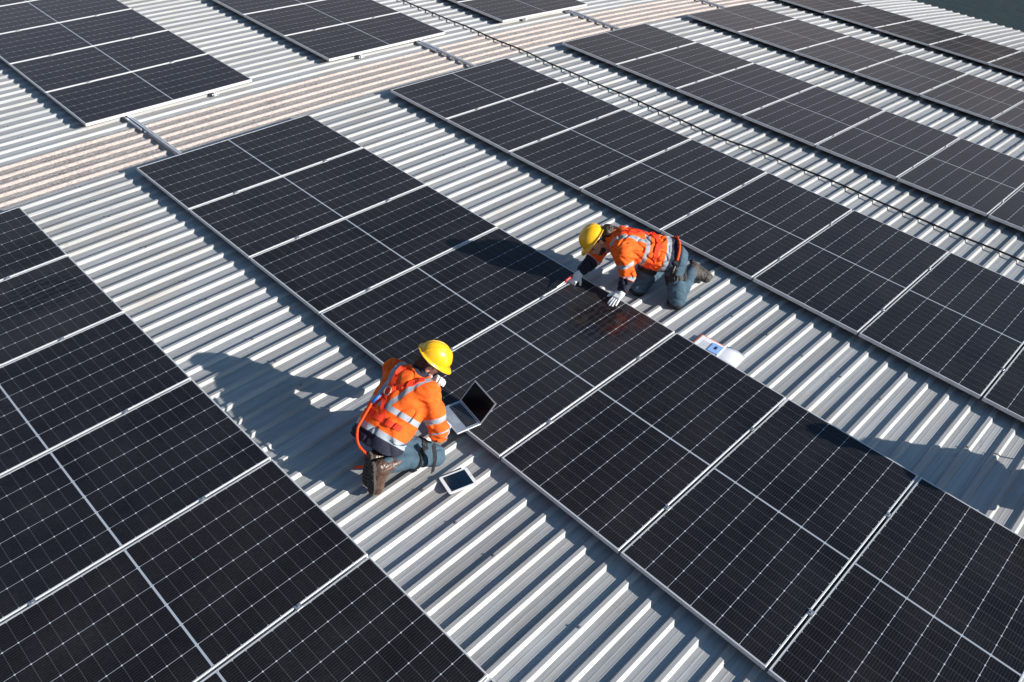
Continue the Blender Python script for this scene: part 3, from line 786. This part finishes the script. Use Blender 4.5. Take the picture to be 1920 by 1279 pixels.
# worker at the laptop: kneels on both knees, sits on his heels, left hand at his chin
J1 = dict(head=V3(-1.257, -5.080, .492), face=V3(.62, -.42, -.66), neck=V3(-1.345, -5.05, .40), pel=V3(-1.735, -5.115, .09),
          SR=V3(-1.385, -5.235, .345), SL=V3(-1.42, -4.865, .355), HR=V3(-1.725, -5.195, .08), HL=V3(-1.745, -5.035, .08),
          ER=V3(-1.42, -5.38, .10), WR=V3(-1.265, -5.275, -.035), EL=V3(-1.22, -4.90, .10), WL=V3(-1.195, -5.065, .222),
          KR=V3(-1.46, -5.385, -.120), KL=V3(-1.38, -4.95, -.120), AR=V3(-1.91, -5.335, .040), AL=V3(-1.865, -5.225, .02),
          toeR=V3(-1.945, -5.355, -.20), soleR=V3(-1, .15, .25), toeL=V3(-1.915, -5.25, -.20), soleL=V3(-1, 0, .3))
W1 = make_person('worker in orange jacket and yellow helmet kneeling at the open laptop, seen from behind', J1,
    dict(back_sign=1, seed=0, hem=-.115, cuff=dict(R=.62, L=.8), bands=(.185, .295, .325), tb=.185, hb=-.005, slant=.42, lslant=.1, hup=.066, boot='boot', collar=.085,
         handR=(V3(.62, .35, -.35), V3(-.2, .2, -.95), V3(.3, .8, .1), .55, .3), handL=(V3(.25, -.45, .75), V3(-.6, -.5, .1), V3(-.1, .3, .5), .75, .4)))
# worker leaning over the row: kneels, left hand flat on a panel, right hand working at the seam
J2 = dict(head=V3(1.19, -4.69, .395), face=V3(-.742, .038, -.67), up=V3(-.575, .63, .52), neck=V3(1.285, -4.80, .445), pel=V3(1.655, -5.175, .355),
          SR=V3(1.405, -4.715, .395), SL=V3(1.205, -4.975, .435), HR=V3(1.625, -5.075, .32), HL=V3(1.69, -5.265, .31),
          ER=V3(1.235, -4.655, .17), WR=V3(1.055, -4.645, .060), EL=V3(1.255, -5.06, .185), WL=V3(1.155, -5.095, .055),
          KR=V3(1.475, -5.08, -.035), KL=V3(1.585, -5.455, -.030), AR=V3(1.96, -5.05, .02), AL=V3(2.01, -5.315, .045),
          toeR=V3(2.13, -5.08, -.08), soleR=V3(.55, .1, .8), toeL=V3(2.11, -5.47, -.07), soleL=V3(.75, .25, .60))
W2 = make_person('bearded worker with hair bun in orange jacket leaning over the middle row of panels', J2,
    dict(back_sign=1, seed=3, hem=-.10, cuff=dict(R=.72, L=.8), bands=(.135, .29, .315), tb=.235, hb=.02, slant=.1, lslant=.3, hup=.066, boot='boot2', bun=True, beard=True, collar=.04,
         handL=(V3(-.93, -.10, -.30), V3(-.2, 0, -1), V3(.0, 1, .0), .12, .05), handR=(V3(-.85, .05, -.55), V3(.15, .1, -.95), V3(.1, -1, 0), .7, .5)))

# ---- fall-arrest harness of the worker at the laptop
c = W1; bp = c['bp']; root = c['root']; jf = c['jf']; sp, la, bk, P0 = c['spine'], c['lat'], c['back'], c['P0']
hn = MB()
D = bp(.285, .055)
ribbon(hn, jf, [bp(.50, .085), bp(.44, .085), bp(.36, .065), D], .042)
ribbon(hn, jf, [bp(.49, -.11), bp(.42, -.07), bp(.35, .0), D], .042)
ribbon(hn, jf, [D, bp(.22, .05), bp(.16, .02), bp(.11, -.03)], .036)
ribbon(hn, jf, [D, bp(.20, .09), bp(.12, .12), bp(.06, .14)], .040)
ribbon(hn, jf, [bp(.10, .17), bp(.095, .08), bp(.09, 0), bp(.09, -.10), bp(.10, -.17)], .045)
hob = hn.build('harness', M['red'], root)
pd = MB(); pd.tube([D + bk * .012 + sp * .03 * math.cos(q) * 1.1 + la * .026 * math.sin(q) for q in np.linspace(0, 6.283, 17)], .004, 6, cap=False)
pd.build('dring', M['steel'], hob).name = 'ring'
sh0, sh1 = D + bk * .035 - sp * .05 + la * .02, D + bk * .04 - sp * .135 + la * .045
s_ = MB(); s_.tube([sh0, (sh0 + sh1) / 2 + bk * .004, sh1], [.009, .012, .009], 8); s_.build('shackle', M['blue'], hob, smooth=True)
end = V3(-1.935, -5.235, .055)
r0 = sh1; r3 = end
ctrl = [r0, bp(.04, .10) + bk * .03, bp(-.06, .09) + bk * .035, V3(-1.96, -5.13, .13), end, V3(-1.93, -5.17, -.07), V3(-1.96, -5.06, -.17)]
def crom(P, n):
    P = [2 * P[0] - P[1]] + P + [2 * P[-1] - P[-2]]; out = []
    for i in range(1, len(P) - 2):
        for k in range(n):
            t = k / n; out.append(.5 * ((2 * P[i]) + (-P[i - 1] + P[i + 1]) * t + (2 * P[i - 1] - 5 * P[i] + 4 * P[i + 1] - P[i + 2]) * t * t + (-P[i - 1] + 3 * P[i] - 3 * P[i + 1] + P[i + 2]) * t ** 3))
    out.append(P[-2]); return out
rp = crom(ctrl, 14); rm = MB()
for ph in (0, 2.09, 4.19):                                  # three twisted strands
    pts = []
    for i, p in enumerate(rp):
        t = nrm(rp[min(i + 1, len(rp) - 1)] - rp[max(i - 1, 0)]); a = nrm(np.cross(t, V3(.3, .9, .2))); b_ = np.cross(t, a); q = i * .95 + ph
        pts.append(p + .0048 * (math.cos(q) * a + math.sin(q) * b_))
    rm.tube(pts, .0062, 6)
rm.build('lanyard', M['rope'], hob, smooth=True)
# thigh strap with a hanging end
bs = MB(); K, H = J1['KR'], J1['HR']; ax = nrm(K - H); e1 = nrm(np.cross(ax, V3(0, 0, 1))); e2 = np.cross(ax, e1); c0 = H + (K - H) * .62
ribbon(bs, c['leg'], [c0 + .12 * (math.cos(q) * e1 + math.sin(q) * e2) for q in np.linspace(0, 6.283, 13)], .045, sub=3)
bs.build('leg_strap', M['black'], hob)
t = MB(); a0 = V3(-1.545, -5.465, .12); a1 = V3(-1.555, -5.50, .0); a2 = V3(-1.585, -5.505, -.12)
ribbon(t, None, [a0, a1, a2], .042, .004, (0.25, -.95, .1), sub=4)
t.build('strap_end', M['black'], hob)

# ---- harness of the leaning worker
c = W2; bp = c['bp']; root = c['root']; jf = c['jf']; sp, la, bk, P0 = c['spine'], c['lat'], c['back'], c['P0']
hn = MB()
ribbon(hn, jf, [bp(.50, -.10), bp(.42, -.085), bp(.33, -.05), bp(.25, -.01), bp(.18, .03), bp(.13, .10), bp(.11, .16)], .040)
ribbon(hn, jf, [bp(.50, .06), bp(.42, .045), bp(.33, .015), bp(.25, -.01), bp(.17, -.06), bp(.12, -.13)], .040)
def ringpts(a, r=.26):
    return [march(jf, P0 + sp * a + (la * math.cos(q) + bk * math.sin(q)) * r, -(la * math.cos(q) + bk * math.sin(q))) for q in np.linspace(0, 6.283, 17)]
ribbon(hn, jf, ringpts(.145), .040, sub=3)
hob = hn.build('harness', M['red'], root)
bl = MB(); rp = ringpts(-.075)
rope = [p + nrm(p - P0 - sp * ((p - P0) @ sp)) * .014 for p in rp[:10]]
bl.tube(crom(rope, 6), .013, 8); bl.build('lanyard', M['rope'], hob, smooth=True)
bw2 = MB(); lg = c['leg']; belt = [march(lg, J2['pel'] - sp * .09 + (la * math.cos(q) + bk * math.sin(q)) * .3, -(la * math.cos(q) + bk * math.sin(q))) for q in np.linspace(0, 6.283, 17)]
ribbon(bw2, lg, belt, .055, sub=3); bw2.build('belt', M['black'], hob)
for s in 'LR':
    bs = MB(); K, H = J2['K' + s], J2['H' + s]; ax = nrm(K - H); e1 = nrm(np.cross(ax, V3(1, 0, 0))); e2 = np.cross(ax, e1); c0 = H + (K - H) * .50
    ribbon(bs, lg, [c0 + .12 * (math.cos(q) * e1 + math.sin(q) * e2) for q in np.linspace(0, 6.283, 13)], .048, sub=3)
    ribbon(bs, lg, [c0 + .12 * (-e1 if e1[1] > 0 else e1), c0 + V3(.11, -.02, .10), H + V3(.12, -.03, .0)], .04, sub=4)
    bs.build('leg_strap', M['black'], hob)
for s, p in (('L', J2['KL']), ('R', J2['KR'])):
    surf('knee_pad', cutp(uni([ell(p + V3(-.02, 0, -.02), np.eye(3), (.078, .082, .072))], .01), p + V3(0, 0, -.02), V3(0, 0, 1)), .005, M['black'], root)
pc = MB(); q0 = march(lg, V3(1.50, -5.42, .30), V3(.6, .5, -.15)); pc.tube([q0 + V3(0, 0, .03), q0 + V3(-.03, -.01, -.01), q0 + V3(-.02, 0, -.05), q0 + V3(.02, .0, -.02), q0 + V3(0, 0, .03)], .005, 6)
pc.build('carabiner', M['steel'], hob)

# the third worker kneels just outside the right edge of the photo; only the shadow is seen
def dup_tree(o_, parent=None):
    c_ = o_.copy(); C.objects.link(c_); c_.parent = parent
    for ch in [q for q in list(C.objects) if q.parent == o_ and q is not c_]: dup_tree(ch, c_)
    return c_
src = W1['root']; w3 = dup_tree(src)
w3['label'] = 'third kneeling worker just outside the right edge, shadow falling on the middle row'
A3 = rad(122); pv = Vector((-1.22, -5.09, 0)); tgt = Vector((1.80, -9.02, .12))
w3.matrix_world = Matrix.Translation(tgt) @ Matrix.Rotation(A3, 4, 'Z') @ Matrix.Translation(-pv)
w3['category'] = 'person'


# ------------------------------------------------------------------ laptop
def frame3(o_, x_, y_):                 # origin, approx x axis, approx y axis -> matrix
    x_ = nrm(x_); z_ = nrm(np.cross(x_, y_)); y2 = np.cross(z_, x_)
    return Matrix([[x_[i], y2[i], z_[i], o_[i]] for i in range(3)] + [[0, 0, 0, 1]])
o0 = V3(-1.215, -5.375, zs(-1.2) + .004)
lap = empty('laptop', 'open silver laptop with a black screen on the panel in front of the kneeling worker', 'laptop', (0, 0, 0))
ML = frame3(o0, V3(.985, -.20, .006), V3(.20, .98, 0))      # x: towards hinge, y: along the hinge
lap.matrix_world = ML
s = MB(); s.box((0, 0, 0), (.215, .31, .012), bev=.002)
base = s.build('base', M['silverlap'], lap)
s = MB(); s.box((.020, .100, .0121), (.085, .205, .0126)); s.build('trackpad', simple('trackpad_glass', (.40, .44, .49), .3, .3), base)
s = MB(); s.box((.093, .020, .0122), (.198, .290, .0124)); s.build('key_well', M['silverlap'], base)
s = MB(); rows = 6
for r_ in range(rows):
    n = 14 if r_ else 6
    x_ = .096 + r_ * .0170
    if r_ == 0: spans = [(.024, .040), (.043, .058), (.061, .080), (.083, .180), (.183, .202), (.205, .222), (.226, .286)]
    else: spans = [(.024 + k * .0188, .024 + k * .0188 + .0158) for k in range(14)]
    for a_, b_ in spans: s.box((x_, a_, .0124), (x_ + .0142, b_, .0142))
s.build('keyboard', M['key'], base)
th = rad(50)
lid = empty('lid_pivot', None, None)
bpy.data.objects.remove(lid)
ml = Matrix.Translation((.213, 0, .010)) @ Matrix.Rotation(-rad(50), 4, 'Y')
s = MB(); s.box((0, 0, -.003), (.207, .31, .004), bev=.0015, M=ml); ld = s.build('lid', M['silverlap'], lap)
s = MB(); s.box((.010, .010, .0038), (.197, .300, .0046), M=ml); s.build('screen', M['screen'], ld)
s = MB(); s.tube([ml @ Vector((-.002, .03, .0)), ml @ Vector((-.002, .28, .0))], .0055, 8); s.build('hinge', M['key'], ld)
# ------------------------------------------------------------------ tablet, lying across the rib tops
zt = zs(-1.48) + PZ + RIB_H + .002
tb = empty('tablet', 'white tablet with a dark blank screen lying on the roof ribs beside the kneeling worker', 'tablet')
c4 = [V3(-1.563, -5.545, 0), V3(-1.351, -5.600, 0), V3(-1.384, -5.766, 0)]
mt = frame3(V3(-1.607, -5.722, zt), V3(.967, -.255, .003), V3(.255, .967, 0)); tb.matrix_world = mt
def rrect(w_, h_, r_, z_, n=5):
    out = []
    for cx_, cy_, a0 in ((w_ - r_, h_ - r_, 0), (r_, h_ - r_, 90), (r_, r_, 180), (w_ - r_, r_, 270)):
        for k in range(n + 1): q = rad(a0 + 90 * k / n); out.append((cx_ + r_ * math.cos(q), cy_ + r_ * math.sin(q), z_))
    return out
s = MB(); a_ = rrect(.235, .175, .012, 0); b_ = rrect(.235, .175, .012, .008); n = len(a_)
s.add(a_ + b_, [(k, (k + 1) % n, n + (k + 1) % n, n + k) for k in range(n)] + [tuple(range(n))[::-1], tuple(range(n, 2 * n))])
bd_ = s.build('body', M['white'], tb)
s = MB(); s.box((.026, .014, .0078), (.209, .161, .0086)); s.build('screen', simple('dark_tablet_glass', (.006, .014, .030), .12, 0, .5, .3, 6), tb)
s = MB(); s.tube([(.222, .0875, .0078), (.222, .0875, .0085)], .006, 16); s.build('button', M['band'], tb)
# ------------------------------------------------------------------ booklet and curled paper behind the middle row
zt = zs(1.3) + PZ + RIB_H + .002
bk_ = empty('booklet', 'flat white booklet with a bright orange edge lying on the ribs behind the middle row', 'booklet')
mb_ = frame3(V3(1.175, -5.915, zt), V3(1, -.05, 0), V3(-.10, -1, 0))
bk_.matrix_world = frame3(V3(1.170, -6.150, zt), V3(.998, .065, 0), V3(-.12, .99, 0))
s = MB(); s.box((0, 0, 0), (.235, .235, .004)); s.build('cover', M['orangepaper'], bk_)
s = MB(); s.box((-.002, -.002, .004), (.221, .222, .0075)); s.build('page', M['paper'], bk_)
s = MB(); s.box((.030, .095, .0075), (.165, .185, .0079)); s.build('printed_block', simple('blank_grey_print', (.55, .56, .60), .7), bk_)
cd_ = empty('paper_box', 'small pale blue card with black window lying on the booklet', 'card')
cd_.matrix_world = frame3(V3(1.225, -6.135, zt + .009), V3(.995, .10, 0), V3(-.10, .995, 0))
s = MB(); s.box((0, -.03, 0), (.135, .075, .006), bev=.001); s.build('card', M['greyprint'], cd_)
s = MB(); s.box((.050, .012, .006), (.100, .038, .0066)); s.build('window', M['darkprint'], cd_)
cd_.name = 'card'
# curled sheet: gentle arch, white
vs = []; fs = []; nx_, ny_ = 6, 16
MP = frame3(V3(1.195, -6.375, zt), V3(.99, .10, 0), V3(-.06, .99, 0))
for lay in (0, .0012):
    for i in range(nx_ + 1):
        for j in range(ny_ + 1):
            u = i / nx_; v_ = j / ny_; z_ = .005 + .013 * math.sin(min(1, v_ * 1.05) * math.pi * .85) ** 1.3 + .004 * math.sin(u * 5 + v_ * 4)
            vs.append(MP @ Vector((.235 * u, .205 * v_, z_ - lay)))
m1 = (nx_ + 1) * (ny_ + 1); w_ = ny_ + 1
for i in range(nx_):
    for j in range(ny_):
        fs.append((i * w_ + j, (i + 1) * w_ + j, (i + 1) * w_ + j + 1, i * w_ + j + 1)); fs.append((m1 + i * w_ + j + 1, m1 + (i + 1) * w_ + j + 1, m1 + (i + 1) * w_ + j, m1 + i * w_ + j))
for i in range(nx_):
    for j in (0, ny_): fs.append((i * w_ + j, m1 + i * w_ + j, m1 + (i + 1) * w_ + j, (i + 1) * w_ + j))
for j in range(ny_):
    for i in (0, nx_): fs.append((i * w_ + j, i * w_ + j + 1, m1 + i * w_ + j + 1, m1 + i * w_ + j))
ps = mesh_obj('paper_sheet', vs, fs, M['paper'], None, None, True)
tag(ps, 'curled blank white sheet lying beside the orange-edged booklet', 'paper')
# ------------------------------------------------------------------ screwdriver in the right hand of the leaning worker
t0, t1 = V3(.985, -4.615, .052), V3(.77, -4.612, .012); dd = nrm(t1 - t0)
sd_ = empty('screwdriver', 'red-handled screwdriver held in the right glove of the leaning worker', 'screwdriver')
s = MB(); s.tube([t0, t0 + dd * .01, t0 + dd * .05, t0 + dd * .095, t0 + dd * .11], [.008, .0135, .012, .013, .007], 8); s.build('handle', M['tool'], sd_, smooth=True)
s = MB(); s.tube([t0 + dd * .11, t1], .0035, 6); s.build('shaft', M['alu'], sd_)


# ------------------------------------------------------------------ light
SUN_AZ, SUN_EL = -64.5, 22.0
sv = Vector((math.cos(rad(SUN_AZ)) * math.cos(rad(SUN_EL)), math.sin(rad(SUN_AZ)) * math.cos(rad(SUN_EL)), math.sin(rad(SUN_EL))))
sl = bpy.data.lights.new('sun', 'SUN'); so = bpy.data.objects.new('sun', sl); C.objects.link(so)
sl.energy = 4.9; sl.angle = rad(.55); sl.color = (1.0, .955, .895)
so.rotation_euler = sv.to_track_quat('Z', 'Y').to_euler(); so.location = (0, 0, 20)
w = bpy.data.worlds.new('World'); bpy.context.scene.world = w; w.use_nodes = True
nt = w.node_tree; nt.nodes.clear()
o_ = nt.nodes.new('ShaderNodeOutputWorld'); bg = nt.nodes.new('ShaderNodeBackground'); sk = nt.nodes.new('ShaderNodeTexSky')
sk.sky_type = 'NISHITA'; sk.sun_disc = False; sk.sun_elevation = rad(SUN_EL); sk.sun_rotation = rad(90 - SUN_AZ)
sk.air_density = 1.0; sk.dust_density = 1.2; sk.ozone_density = 1.0; sk.altitude = 50
bg.inputs[1].default_value = .058
mx = nt.nodes.new('ShaderNodeMix'); mx.data_type = 'RGBA'; mx.blend_type = 'MULTIPLY'; mx.inputs[0].default_value = 1
mx.inputs[7].default_value = (.56, 1.10, 1.38, 1); nt.links.new(sk.outputs[0], mx.inputs[6])
# hazy air low over the horizon, a warmer grey than the blue overhead
tcw = nt.nodes.new('ShaderNodeTexCoord'); sxw = nt.nodes.new('ShaderNodeSeparateXYZ'); nt.links.new(tcw.outputs['Generated'], sxw.inputs[0])
hz = rampf(nt, sxw.outputs[2], .14, .62, .92, 0.0)
hue = nt.nodes.new('ShaderNodeMix'); hue.data_type = 'RGBA'; nt.links.new(hz, hue.inputs[0]); nt.links.new(mx.outputs[2], hue.inputs[6]); hue.inputs[7].default_value = (5.6, 4.9, 5.1, 1)
nt.links.new(hue.outputs[2], bg.inputs[0]); nt.links.new(bg.outputs[0], o_.inputs[0])
sc = bpy.context.scene
sc.view_settings.view_transform = 'Standard'; sc.view_settings.look = 'None'; sc.view_settings.gamma = 1; sc.view_settings.exposure = .68
sc.cycles.use_denoising = True
